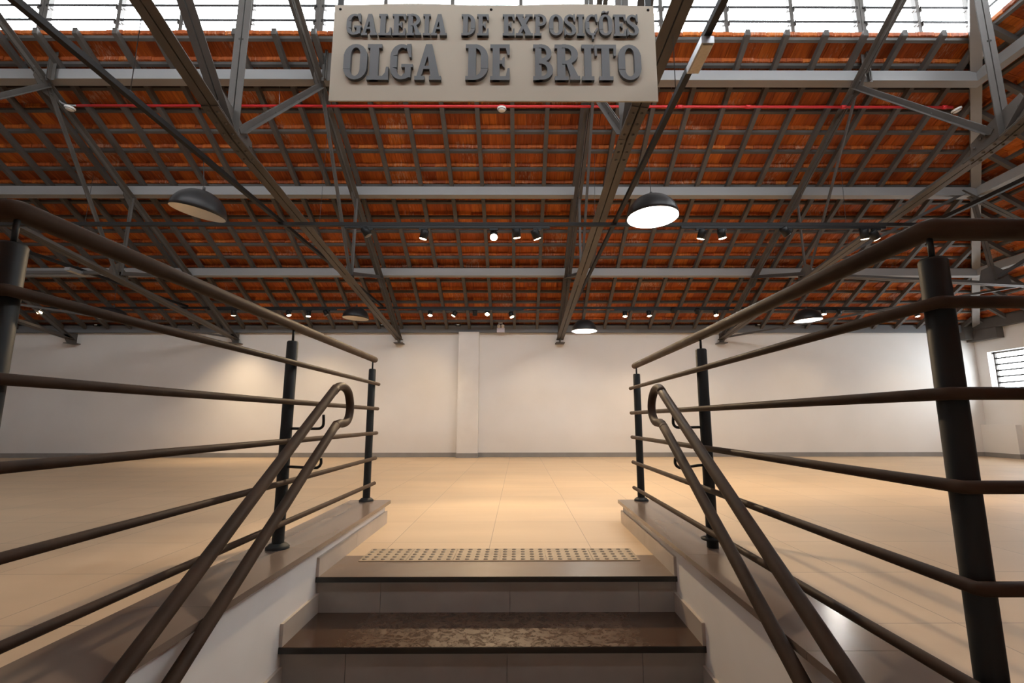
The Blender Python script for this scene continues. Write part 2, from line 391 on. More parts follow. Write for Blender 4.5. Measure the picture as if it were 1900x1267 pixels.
# rafters
X0 = -.078; SP = .4535
k = math.ceil((XL-X0)/SP)
while X0+SP*k < 9.2:
    x = X0+SP*k; k += 1
    y0 = 4.93
    yh = D-(9.348-x)/.853 if x > hipx(4.93) else y0
    y0 = max(y0, yh)
    m_ = MB(); W = .027
    y1 = D+.05
    vs = []
    for yy in (y0, y1):
        for dx, h in ((-W, 0), (W, 0), (W, RH), (-W, RH)): vs.append((x+dx, yy, zr(yy)+h))
    m_.add(vs, [(0, 1, 2, 3), (7, 6, 5, 4), (0, 4, 5, 1), (1, 5, 6, 2), (2, 6, 7, 3), (3, 7, 4, 0)])
    m_.build('rafter', M['rafter'], ceil)
for y in BY:
    m_ = MB(); xe = min(hipx(y), XR)
    vs = []
    for xx in (XL, xe):
        for yy, h in ((y-.015, 0), (y+.015, 0), (y+.015, .034), (y-.015, .034)): vs.append((xx, yy, zr(yy)+RH+h))
    m_.add(vs, [(0, 1, 2, 3), (7, 6, 5, 4), (0, 4, 5, 1), (1, 5, 6, 2), (2, 6, 7, 3), (3, 7, 4, 0)])
    m_.build('batten', M['rafter'], ceil)
yy = 9.35
while yy > 1.5:
    x0 = max(hipx(yy), 5.25); m_ = MB(); W = .027; vs = []
    for xx in (x0, XR+.05):
        for dy, h in ((-W, 0), (W, 0), (W, RH), (-W, RH)): vs.append((xx, yy+dy, zt2(xx)+h))
    m_.add(vs, [(0, 3, 2, 1), (7, 4, 5, 6), (0, 1, 5, 4), (1, 2, 6, 5), (2, 3, 7, 6), (3, 0, 4, 7)])
    m_.build('rafter', M['rafter'], ceil2); yy -= SP
for x in RX:
    m_ = MB(); ye = hipy(x); vs = []
    if x > XR: continue
    for y in (-1.0, ye):
        for xx, h in ((x-.015, 0), (x+.015, 0), (x+.015, .034), (x-.015, .034)): vs.append((xx, y, zt2(xx)+RH+h))
    m_.add(vs, [(0, 3, 2, 1), (7, 4, 5, 6), (0, 1, 5, 4), (1, 2, 6, 5), (2, 3, 7, 6), (3, 0, 4, 7)])
    m_.build('batten', M['rafter'], ceil2)
# roof closing above the tiles (felt) so no daylight leaks, lantern roof and the unseen opposite slope
mb = MB()
def quad(p): mb.add(p, [(0, 1, 2, 3)])
OFF = .30
quad([(XL, 5.14, zr(5.14)+OFF), (hipx(5.14), 5.14, zr(5.14)+OFF), (XR+.4, D+.35, zr(D+.35)+OFF), (XL, D+.35, zr(D+.35)+OFF)])
quad([(hipx(5.14), 5.14, zr(5.14)+OFF), (hipx(5.14), -1, zr(5.14)+OFF), (XR+.4, -1, zr(D+.35)+OFF), (XR+.4, D+.35, zr(D+.35)+OFF)])
struct('ceiling', mb, M['conc'], 'outer skin of the tiled roof above the tiles', 'roof')
LZ = 6.15
mb = MB(); mb.box(XL, 5.7, -.35, 5.5, LZ, LZ+.06)
struct('ceiling', mb, M['conc'], 'flat underside of the raised lantern roof above the louvres', 'roof')
mb = MB()
zz = zr(5.14)+OFF
quad([(XL, -.15, zz), (5.6, -.15, zz), (XR+.4, -5.2, 2.6), (XL, -5.2, 2.6)])
quad([(5.6, -.15, zz), (5.6, -1.0, zz), (XR+.4, -1.0, 2.7), (XR+.4, -5.2, 2.6)])
struct('ceiling', mb, M['tile'], 'underside of the opposite roof slope behind the camera', 'roof')

# ------------------------------------------------------------------ clerestory louvre windows
def clerestory(n, label, posts, wide, A, z0, z1, zs):
    fr = MB()
    for x in posts:
        wd = .052 if x in wide else .028
        if x in wide:
            fr.box(*A(x-wd, x-.004, -.03, .03), z0, z1); fr.box(*A(x+.004, x+wd, -.03, .03), z0, z1)
        else: fr.box(*A(x-wd/2-.008, x+wd/2+.008, -.03, .03), z0, z1)
        # zig-zag blade holders on both sides of each post
        for sgn in (-1, 1):
            e = x+sgn*(wd if x in wide else wd/2+.008)
            for z in zs:
                fr.box(*A(min(e, e+sgn*.014), max(e, e+sgn*.014), -.045, -.02), z-.05, z+.012)
                fr.box(*A(min(e, e+sgn*.008), max(e, e+sgn*.008), -.045, .045), z-.01, z+.01)
    w_ = struct('window_%d' % n, fr, M['steel'], label, 'window')
    for i in range(len(posts)-1):
        a, b = posts[i]+.03, posts[i+1]-.03
        g = MB()
        for z in zs:
            # tilted glass blade, bottom edge leaning outward
            o = [(-.035, z), (-.031, z), (.075, z+.17), (.071, z+.17)]
            P = [A2(A, a, o_[0], o_[1]) for o_ in o] + [A2(A, b, o_[0], o_[1]) for o_ in o]
            g.add(P, [(0, 1, 2, 3), (7, 6, 5, 4), (0, 4, 5, 1), (1, 5, 6, 2), (2, 6, 7, 3), (3, 7, 4, 0)], 0)
            x0_, x1_, y0_, y1_ = A(a, b, -.042, -.030)
            g.box(x0_, x1_, y0_, y1_, z-.012, z+.012, 1)
        g.build('louvre_blades', [M['glass'], M['bladeedge']], w_)
    return w_
def A2(A, x, d, z):
    x0_, x1_, y0_, y1_ = A(x, x, d, d); return (x0_, y0_, z)
CY_ = 5.14
ZS = [5.215, 5.41, 5.605, 5.80, 5.995]
Aback = lambda x0, x1, d0, d1: (x0, x1, CY_+d0, CY_+d1)
posts = [-12.2, -11.4, -10.6, -9.8, -9.0, -8.2, -7.4, -6.5, -5.66, -4.76, -4.01, -3.195, -2.375, -1.59, -.79, .03, .85, 1.71, 2.49, 3.28, 4.11, 4.81, 5.44]
clerestory(1, 'long band of glass louvres above the top edge of the back roof slope', posts, (-9.0, -5.66, -2.375, .85, 4.11), Aback, 5.12, LZ, ZS)
Aside = lambda y0, y1, d0, d1: (5.46+d0, 5.46+d1, y0, y1)
clerestory(2, 'glass louvres of the right end of the roof lantern', [-.2, .6, 1.4, 2.2, 3.0, 3.8, 4.5, 5.06], (2.2,), Aside, 5.12, LZ, ZS)
Afr = lambda x0, x1, d0, d1: (x0, x1, -.15-d1, -.15-d0)
clerestory(3, 'louvres of the lantern behind the camera', [-5.66, -2.375, .85, 4.11, 5.44], (), Afr, 5.12, LZ, ZS)
# white corner pilaster strip of the lantern
mb = MB(); mb.box(5.45, 5.53, CY_-.04, CY_+.05, 4.95, LZ)
mb2 = MB(); mb2.box(XL, -5.66, -.2, -.12, 5.0, LZ); struct('wall_front', mb2, M['wall'], 'unseen panel added behind the camera to block daylight on the left', 'wall')  # solid panel added out of view to dim the left side of the hall
struct('trim_4', mb, M['white'], 'white strip at the corner of the louvred lantern', 'trim')

# ------------------------------------------------------------------ right wall louvre window
fr = MB(); gx = XR+.12
fr.box(gx-.02, gx+.02, WY1-.05, WY1-.02, WZ0, WZ1); fr.box(gx-.02, gx+.02, WY0, WY0+.03, WZ0, WZ1)
fr.box(gx-.02, gx+.02, WY0, WY1, WZ1-.035, WZ1-.005); fr.box(gx-.02, gx+.02, WY0, WY1, WZ0, WZ0+.03); fr.box(gx-.02, gx+.02, 8.3, 8.34, WZ0, WZ1)
zs_ = [WZ0+.05+.118*i for i in range(6)]
for z in zs_:
    fr.box(gx-.045, gx+.03, WY1-.085, WY1-.05, z-.012, z+.018); fr.box(gx-.045, gx+.03, WY1-.07, WY1-.05, z+.03, z+.06)
w_ = struct('window_4', fr, M['steel'], 'louvred window high in the right wall beside the back corner', 'window')
g = MB()
for z in zs_:
    vs = []
    for y in (WY0+.03, WY1-.06):
        vs += [(gx-.045, y, z), (gx-.041, y, z), (gx+.045, y, z+.10), (gx+.041, y, z+.10)]
    g.add(vs, [(0, 1, 2, 3), (7, 6, 5, 4), (0, 4, 5, 1), (1, 5, 6, 2), (2, 6, 7, 3), (3, 7, 4, 0)], 0)
    g.box(gx-.05, gx-.042, WY0+.03, WY1-.06, z-.014, z+.014, 1)
g.build('louvre_blades', [M['glass'], M['bladeedge']], w_)

# ================================================================== ROOF TIMBERS
PUR = [(5.262, 4.757, 'uppermost'), (6.693, 3.978, 'middle'), (8.135, 3.192, 'lowest')]
for yf, z0, nm in PUR:
    mb = MB(); hx = hipx(yf)+.0
    vs = [(XL, yf, z0), (XL, yf+.13, z0), (XL, yf+.13, z0+.13), (XL, yf, z0+.13), (hx, yf, z0), (hx+.11, yf+.13, z0), (hx+.11, yf+.13, z0+.13), (hx, yf, z0+.13)]
    mb.add(vs, [(0, 1, 2, 3), (7, 6, 5, 4), (0, 4, 5, 1), (1, 5, 6, 2), (2, 6, 7, 3), (3, 7, 4, 0)])
    o = mb.build('purlin', M['timber']); tag(o, '%s of the three long grey roof beams crossing the back slope' % nm, 'beam')
    mb = MB()
    vs = [(hx, yf, z0), (hx+.11, yf+.13, z0), (hx+.11, yf+.13, z0+.13), (hx, yf, z0+.13), (hx, -.5, z0), (hx+.11, -.5, z0), (hx+.11, -.5, z0+.13), (hx, -.5, z0+.13)]
    mb.add(vs, [(0, 1, 2, 3), (7, 6, 5, 4), (0, 4, 5, 1), (1, 5, 6, 2), (2, 6, 7, 3), (3, 7, 4, 0)])
    o = mb.build('purlin', M['timber']); tag(o, '%s of the grey roof beams on the right hand slope, running towards the viewer' % nm, 'beam')
# hip beam
mb = MB(); dv = Vector((.853, 1, 0)).normalized(); sd = Vector((1, -.853, 0)).normalized()
p0 = Vector((hipx(2.2), 2.2, zr(2.2)+.02)); p1 = Vector((hipx(D), D, zr(D)+.02))
mb.sweep(p0, p1, [(-.055, -.05), (.055, -.05), (.055, .09), (-.055, .09)], sd, (0, 0, 1))
tag(mb.build('hip_beam', M['timber']), 'grey hip beam rising from the back right corner through the roof lantern', 'beam')

# ------------------------------------------------------------------ trusses
def ang(mb, p0, p1, leg, th, plane_n, inward, gap, both=True):
    """pair of steel angles along p0-p1: legs against the truss plane, flanges outward on the 'inward' side"""
    p0 = Vector(p0); p1 = Vector(p1); d = (p1-p0).normalized(); n = Vector(plane_n)
    u = n.cross(d).normalized()
    if u.dot(Vector(inward)) < 0: u = -u
    for s_ in ((1, -1) if both else (1,)):
        prof = [(gap*s_, 0), (gap*s_+leg*s_, 0), (gap*s_+leg*s_, th), (gap*s_+th*s_, th), (gap*s_+th*s_, leg), (gap*s_, leg)]
        mb.sweep(p0, p1, prof, n, u)
def make_truss(X, label, skew=0.0, kink=0.0):
    t = thing('roof_truss', label, 'truss', (X, D, 2.29), 'steel roof trusses')
    N = (1, 0, 0)
    B = lambda Y: Vector((X, Y, zb(Y))); Tn = lambda Y: Vector((X, Y, zt(Y)))
    yt = [8.14, 6.71, 5.28]; y2 = 3.72; YB = 6.66
    m_ = MB(); ang(m_, B(D-.08), B(y2), .066, .008, N, (0, 0, 1), .005)
    near = Vector((X+kink*.75, y2-1.27, zb(y2)+.29*1.27)); dk = (near-B(y2)).normalized(); nk = Vector((1, 0, 0)); nk = (nk-dk*nk.dot(dk)).normalized()
    ang(m_, B(y2+.02), near, .066, .008, nk, (0, 0, 1), .005)
    # splice plate with bolt heads under the chord
    for s_ in (-1, 1):
        pr = [(.008*s_, -.007), (.068*s_, -.007), (.068*s_, -.001), (.008*s_, -.001)]
        m_.sweep(B(y2+.34), B(y2+.02), pr, (1, 0, 0), (0, .12, .99)); m_.sweep(B(y2+.02), B(y2)+dk*.3, pr, nk, (0, .28, .96))
    d = (B(3.0)-B(4.4)).normalized(); nn = Vector((0, d.z, -d.y))
    if nn.z > 0: nn = -nn
    for i in range(6):
        for s_ in (-1, 1):
            m_.rivet((B(y2+.28-i*.105) if i < 3 else B(y2)+dk*(i*.105-.28))+Vector((.036*s_, 0, 0))+nn*.007, nn, .013)
    m_.build('bottom_chord', M['steel'], t)
    m_ = MB(); ang(m_, Tn(D-.12), Tn(2.42), .055, .008, N, (0, 0, -1), .005)
    for Y in (7.9, 7.4, 6.9, 6.4, 5.9, 5.5, 5.1, 4.7):
        for s_ in (-1, 1): m_.rivet(Tn(Y)+Vector((.015*s_, 0, -.03)), (s_, 0, 0), .01)
    m_.build('top_chord', M['steel'], t)
    webs = [((yt[0], zt(yt[0])), (YB, zb(YB)+.07), 1), ((yt[1], zt(yt[1])), (YB+.02, zb(YB)+.07), 0), ((yt[2], zt(yt[2])), (YB-.05, zb(YB)+.07), 0),
            ((yt[2]+.02, zt(yt[2])-.05), (y2+.12, zb(y2)+.1), 1), ((y2, zb(y2)+.02), (y2+.02, zt(y2)), 1), ((y2-.03, zb(y2)+.02), (2.47, zb(y2)+1.22), 1), ((2.45, zb(y2)+.37), (2.45, zt(2.45)), 1)]
    for (a, b), (c, e), dbl in webs:
        m_ = MB(); ang(m_, (X, a, b), (X, c, e), .054 if dbl else .036, .006, N, (0, -1, .3) if b > e else (0, 1, 0), .005, True if dbl else False)
        dd = Vector((X, c, e))-Vector((X, a, b))
        if dbl: 
            for q in (.35, .65):
                for s_ in (-1, 1): m_.rivet(Vector((X, a, b))+dd*q+Vector((.012*s_, 0, .02)), (s_, 0, 0), .01)
        m_.build('web_bar', M['steel'], t)
    # gusset plates
    def gus(pts, riv):
        g_ = MB(); g_.poly(pts, lambda a, b, h: (X+h, a, b), -.004, .004)
        for a, b in riv:
            for s_ in (-1, 1): g_.rivet((X+.014*s_, a, b), (s_, 0, 0), .012)
        g_.build('gusset_plate', M['steel'], t)
    z2 = zb(y2); gus([(y2+.33, zb(y2+.33)), (y2+.3, z2+.13), (y2+.1, z2+.22), (y2-.16, z2+.30), (y2-.24, z2+.08)], [(y2+.2, z2+.12), (y2+.27, z2+.07), (y2+.02, z2+.16), (y2+.01, z2+.07), (y2-.08, z2+.12), (y2-.14, z2+.2)])
    z3 = zb(YB); gus([(YB+.18, zb(YB+.18)), (YB+.16, z3+.12), (YB-.03, z3+.24), (YB-.16, z3+.16), (YB-.18, zb(YB-.18))], [(YB+.1, z3+.08), (YB+.02, z3+.16), (YB-.06, z3+.1), (YB-.1, z3+.05), (YB+.14, z3+.05)])
    for Y in yt:
        z4 = zt(Y); gus([(Y-.15, z4+.075), (Y+.15, z4-.09), (Y+.09, z4-.15), (Y-.04, z4-.15), (Y-.16, z4-.02)], [(Y-.08, z4-.02), (Y, z4-.07), (Y+.06, z4-.11)])
    # end bearing
    g_ = MB(); g_.poly([(D, 2.24), (D-.22, 2.24), (D-.26, 2.30), (D-.2, 2.43), (D, 2.45)], lambda a, b, h: (X+h, a, b), -.004, .004)
    g_.box(X-.09, X+.09, D-.19, D, 2.225, 2.24)
    g_.build('bearing_shoe', M['steel'], t)
    # upright stub that carries the lantern
    m_ = MB(); ang(m_, (X+.10, 5.22, 4.70), (X+.10, 5.22, 5.10), .045, .006, (1, 0, 0), (0, -1, 0), .006); m_.build('lantern_stub', M['steel'], t)
    t.rotation_euler.z = skew
    return t
make_truss(TX[0], 'steel roof truss outside the left edge of the picture, dark grey')
make_truss(TX[1], 'leftmost steel roof truss seen in the picture, crossing behind the left railing')
make_truss(TX[2], 'dark grey riveted steel roof truss just left of the hanging sign')
make_truss(TX[3], 'grey steel roof truss passing behind the right end of the hanging sign', .0125, .20)
make_truss(TX[4], 'rightmost steel roof truss, above the right railing')

# horizontal ties and diagonal braces between trusses
def bar_thing(name, p0, p1, label, leg=.05, cat='brace', both=True, m=None):
    mb = MB(); p0 = Vector(p0); p1 = Vector(p1); d = (p1-p0).normalized(); s_ = d.cross(Vector((0, 0, 1))).normalized(); u_ = s_.cross(d)
    pr = [(-leg/2, 0), (leg/2, 0), (leg/2, .006), (.004, .006), (.004, leg), (-.004, leg), (-.004, .006), (-leg/2, .006)]
    mb.sweep(p0, p1, pr, s_, u_)
    return tag(mb.build(name, m or M['steel']), label, cat)
bar_thing('tie_bar', (-8.9, 6.66, 2.76), (-5.66, 6.66, 2.76), 'horizontal grey steel tie between the two leftmost trusses')
bar_thing('brace_bar', (-8.9, 6.7, 2.60), (-5.72, D-.16, 2.33), 'thin diagonal steel brace from the left truss shoe at the back wall towards the left', .035)
bar_thing('brace_bar', (7.35, 6.75, 2.62), (4.15, D-.16, 2.33), 'thin diagonal steel brace from the right truss shoe at the back wall towards the right', .035)
# half truss at the right hand end
t = thing('half_truss', 'grey steel half truss between the rightmost truss and the right wall', 'truss', (4.1, 6.72, 2.76))
YG = 6.72
def gbar(nm, p0, p1, leg=.045):
    m_ = MB(); ang(m_, p0, p1, leg, .007, (0, 1, 0), (0, 0, 1), .005); m_.build(nm, M['steel'], t)
gbar('bottom_chord', (4.087, YG, 2.76), (XR, YG, 2.50), .05)
gbar('top_chord', (6.55, YG, 4.05), (XR, YG, 2.52), .05)
for x0, z0, x1, z1 in ((6.72, 3.95, 6.85, 2.70), (6.9, 2.72, 7.9, 3.30), (4.2, 2.78, 6.6, 4.0), (7.95, 2.64, 7.92, 3.3)):
    gbar('web_bar', (x0, YG, z0), (x1, YG, z1), .04)
m_ = MB(); m_.poly([(6.62, 2.64), (6.68, 2.84), (6.86, 2.92), (7.05, 2.82), (7.1, 2.62)], lambda a, b, h: (a, YG+h, b), -.004, .004); m_.build('gusset_plate', M['steel'], t)

# ================================================================== STAIRS
st = thing('staircase', 'short staircase of dark granite steps rising to the gallery floor', 'stairs', (0, Y1, 0))
NS = 6
for i in range(NS):
    y0 = Y1-TR*i; z = -RI*i
    m_ = MB()
    if i == 0:
        m_.box(KX0, KX1, y0, 2.752, z-.024, z, 0)
        m_.box(KX0+.001, KX1-.001, y0-.004, y0, z-.023, z-.001, 1)
        m_.build('tread', [M['landing'], M['nose']], st)
    else:
        m_.box(KX0, KX1, y0, y0+TR+.06, z-.024, z, 0)
        m_.box(KX0+.001, KX1-.001, y0-.004, y0, z-.023, z-.001, 1)
        m_.build('tread', [M['tread'], M['nose']], st)
    m_ = MB()
    js = [KX0, -.64+.0*i, -.04, .56, KX1] if i % 2 == 0 else [KX0, -.68, -.045, .49, KX1]
    for a, b in zip(js, js[1:]): m_.box(a+.0012, b-.0012, y0+.018, y0+.03, z-RI, z-.024)
    m_.box(KX0, KX1, y0+.024, y0+.034, z-RI, z-.024, 1)
    m_.build('riser', [M['riser'], M['conc']], st)
# stepped side skirtings
for side, xf, s_ in (('left', KX0, 1), ('right', KX1, -1)):
    a, b = (xf, xf+.013) if s_ > 0 else (xf-.013, xf)
    for i in range(NS):
        y0 = Y1-TR*i; z = -RI*i
        y1 = 3.579 if i == 0 else y0+TR+.018
        m_ = MB(); yj = [y0, 2.93, 3.579] if i == 0 else [y0, y1]
        for p, q in zip(yj, yj[1:]): m_.box(a, b, p+.001, q-.001, z, z+.0843)
        m_.build('side_skirting', M['skirt'], st)

# low kerb walls either side of the stairs, with stone coping
KZ = .1535
def kerb(side):
    if side == 'L': xi, xo, wx, sgn, lab = -.9096, -1.197, KX0, -1, 'left'
    else: xi, xo, wx, sgn, lab = .7102, .985, KX1, 1, 'right'
    t = thing('low_wall', 'low white kerb wall with brown stone coping on the %s of the stairs' % lab, 'low wall', (wx, 2, 0), )
    m_ = MB(); xw = xo-sgn*.02
    m_.box(min(wx, xw), max(wx, xw), FE, 3.56, LOW, KZ-.022)
    xe = XL+.01 if sgn < 0 else XR-.02
    m_.box(min(xw, xe), max(xw, xe), FE, FE+.2, .0, KZ-.022)
    m_.build('wall_body', M['kerbwall'], t)
    m_ = MB(); js = [3.60, 2.62, 2.30, 1.6, FE-.03] if side == 'L' else [3.60, 2.17, 1.3, FE-.03]
    for p, q in zip(js, js[1:]): m_.box(xi, xo, q+.0008, p-.0008, KZ-.022, KZ)
    m_.box(min(xo, xe), max(xo, xe), FE-.03, FE+.24, KZ-.022, KZ)
    m_.build('coping', M['coping'], t)
    return t
kerb('L'); kerb('R')

# tactile strip
t = thing('tactile_strip', 'strip of raised-dot tactile tiles at the top of the stairs', 'tactile paving', (-.1, 2.75, 0))
for i in range(6):
    x0 = -.822+.2417*i; m_ = MB()
    m_.box(x0+.001, x0+.2407, 2.640, 2.876, .0, .004)
    for a in range(5):
        for b in range(5):
            m_.lathe([(.0125, .004), (.010, .0075), (.005, .009), (.0004, .0095)], 8, 1, Matrix.Translation((x0+.0242+.0483*a, 2.664+.047*b, 0)))
    m_.build('tactile_tile', [M['tact'], M['tdot']], t)

# ================================================================== GUARD RAILINGS
def railing(side):
    if side == 'R':
        X, Zs, s_, lab, ztop = .8297, [1.115, .9463, .7666, .5926, .4151, .2367], 1, 'right', 1.050
    else:
        X, Zs, s_, lab, ztop = -1.033, [1.162, .978, .799, .6239, .4457, .2705], -1, 'left', 1.088
    PX = X+s_*.040; YN = .93 if side == 'R' else .955; XE = s_*4.2; YT = .975 if side == 'R' else .99
    t = thing('guard_railing', 'black tubular guard railing on the %s low wall beside the stairs' % lab, 'railing', (PX, 2.2, KZ))
    for i, z in enumerate(Zs):
        r = .0225 if i == 0 else .0125
        m_ = MB(); ye = 3.61 if i == 0 else 3.60
        xx, yn = (PX, YT) if i == 0 else (X, YN)
        pts = [(xx, ye+.006, z), (xx, ye, z), (xx, yn+.004, z), (xx+s_*.004, yn, z), (XE, yn, z)]
        m_.tube(pts, r, 20 if i == 0 else 14, taper=[.75, 1, 1, 1, 1])
        m_.build('top_rail' if i == 0 else 'rail', M['rail'], t)
    for (px, py) in ((PX, 3.56), (PX, 2.284), (PX, YT), (s_*2.4, YT)):
        m_ = MB(); m_.lathe([(.0255, KZ), (.0255, ztop-.006), (.022, ztop), (.0005, ztop+.001)], 24, 0, Matrix.Translation((px, py, 0)))
        p = m_.build('post', M['post'], t)
        m_ = MB()
        if py == 2.284 and side == 'R':
            m_.lathe([(.026, KZ+.03), (.048, KZ+.034), (.05, KZ+.040), (.026, KZ+.048)], 24, 0, Matrix.Translation((px, py, 0)))
        else:
            m_.lathe([(.05, KZ), (.05, KZ+.008), (.043, KZ+.014), (.036, KZ+.02), (.026, KZ+.024)], 24, 0, Matrix.Translation((px, py, 0)))
        m_.build('base_flange', M['post'], p)
        m_ = MB(); m_.tube([(px, py, ztop-.002), (px, py, Zs[0]-.018)], .0058, 8)
        m_.build('spindle', M['post'], p)
    return t
railing('L'); railing('R')

def smooth_path(pts, n=4):
    """Catmull-Rom through interior points"""
    P = [Vector(p) for p in pts]; out = [P[0]]
    for i in range(len(P)-1):
        a = P[max(i-1, 0)]; b = P[i]; c = P[i+1]; d = P[min(i+2, len(P)-1)]
        if (c-b).length > .4: out.append(c); continue
        for k in range(1, n+1):
            u = k/n; out.append(.5*((2*b)+(c-a)*u+(2*a-5*b+4*c-d)*u*u+(3*b-a-3*c+d)*u**3))
    return out
def handrail(side):
    if side == 'L':
        X = -.905; lab = 'left'; s_ = -1; PXX = -1.073
        loop = [(.25, -.43), (1.2, .142), (2.30, .805), (2.40, .862), (2.46, .884), (2.53, .885), (2.595, .862), (2.632, .805), (2.632, .750), (2.600, .712), (2.545, .700), (2.49, .700), (2.435, .684), (2.36, .640), (1.395, .045), (.25, -.66)]
        br = [(.678, .742), (.502, .545)]
    else:
        X = .722; lab = 'right'; s_ = 1; PXX = .8697
        loop = [(.25, -.33), (1.14, .155), (2.36, .808), (2.44, .855), (2.50, .879), (2.57, .872), (2.625, .835), (2.650, .79), (2.640, .745), (2.595, .710), (2.54, .702), (2.48, .698), (2.42, .668), (2.36, .634), (1.35, .055), (.25, -.575)]
        br = [(.681, .737), (.500, .545)]
    # keep the tubes clear of the coping: same sight line, slightly nearer
    kf = (.686/.722) if side == 'R' else (.884/.905)
    X *= kf; loop = [(y*kf, CAM_H+(z-CAM_H)*kf) for y, z in loop]; br = [(CAM_H+(a-CAM_H)*kf, CAM_H+(b-CAM_H)*kf) for a, b in br]
    t = thing('stair_handrail', 'black double handrail looped at its top end on the %s side of the stairs' % lab, 'handrail', (X, 2.3, .7))
    m_ = MB(); m_.tube(smooth_path([(X, y, z) for y, z in loop]), .0205, 16); m_.build('rail_loop', M['rail'], t)
    # brackets: straight out of the post, then up to the tube
    yb = 2.284*kf
    for z0, z1 in br:
        m_ = MB(); m_.tube(smooth_path([(PXX-s_*.02, 2.284, z0), (PXX-s_*.05, 2.275, z0), (X+s_*.03, yb, z0), (X+s_*.008, yb, z0+.004), (X-s_*.002, yb, z0+.02), (X, yb, z1)], 3), .0062, 8)
        m_.build('bracket', M['post'], t)
    m_ = MB()
    for y, z in ((.75, -.2), ):
        m_.tube([(X, y, z-.15), (X, y, z+.05)], .012, 10); m_.tube([(X, y, -.78), (X, y, z-.1)], .012, 10)
    m_.build('leg', M['post'], t)
    return t
handrail('L'); handrail('R')

# ================================================================== SUSPENDED CHANNELS, TRACKS, LAMPS
ZB = 2.80
def channel(p0, p1, label, wdt=.038, h=.038):
    mb = MB(); p0 = Vector(p0); p1 = Vector(p1); d = (p1-p0).normalized(); s_ = Vector((0, 0, 1)).cross(d).normalized(); th = .003
    pr = [(-wdt/2, h), (-wdt/2, 0), (wdt/2, 0), (wdt/2, h), (wdt/2-th, h), (wdt/2-th, th), (-wdt/2+th, th), (-wdt/2+th, h)]
    mb.sweep(p0, p1, pr[::-1], s_, (0, 0, 1))
    o = mb.build('cable_channel', M['blackpl']); tag(o, label, 'cable channel')
    # hanger wires up to the roof
    return o
BX = [(-6.2, 'leftmost'), (-2.55, 'second from the left'), (1.04, 'just right of the sign'), (4.49, 'rightmost')]
for x, nm in BX:
    o = channel((x, .8, ZB), (x, 8.9, ZB), 'long black cable channel running front to back, %s' % nm)
TY1, TY2 = 4.95, 8.88
channel((-6.2, TY1, ZB-.03), (4.49, TY1, ZB-.03), 'black perforated cable channel crossing the hall above the near row of spotlights')
channel((-8.9, TY2, ZB-.03), (7.75, TY2, ZB-.03), 'black cable channel crossing the hall above the far row of spotlights')
def track(x0, x1, y, label):
    mb = MB(); mb.box(x0, x1, y-.017, y+.017, ZB-.055, ZB-.03); mb.box(x0, x1, y-.012, y+.012, ZB-.058, ZB-.055)
    tag(mb.build('light_track', M['black']), label, 'light track')
track(-1.86, .337, TY1, 'black light track carrying the five near spotlights left of centre')
track(1.75, 3.95, TY1, 'black light track carrying the near spotlights on the right')
track(-5.8, -3.4, TY2, 'far light track left of the left pendant lamp')
track(-1.9, .1, TY2, 'far light track above the white pilaster')
track(1.8, 3.95, TY2, 'far light track right of the middle')
track(5.5, 7.7, TY2, 'far light track at the right end')
# hanger wires
def wires(x, ys):
    for y in ys:
        mb = MB(); y2_ = y
        top = zr(max(y, 5.0))+RH if y > 5 else 6.1
        mb.tube([(x, y, ZB+.03), (x+.03, y2_, top)], .003, 5)
        mb.box(x-.012, x+.012, y-.02, y+.02, ZB+.028, ZB+.05)
        yield mb
wl = {-6.2: ['hanger wire of the leftmost channel', (2.2, 4.6, 6.6)], -2.55: ['hanger wire of the channel left of the sign', (2.9, 5.9)], 1.04: ['hanger wire of the channel right of the sign', (2.9, 6.3)], 4.49: ['hanger wire of the rightmost channel', (3.4, 6.3)]}
for x, (lb, ys) in wl.items():
    for y, mb in zip(ys, wires(x, ys)):
        o = mb.build('hanger_wire', M['wire'])
        where = 'near the viewer' if y < 4 else ('halfway back' if y < 5 else 'towards the back')
        tag(o, lb+', '+where, 'wire', 'hanger wires')

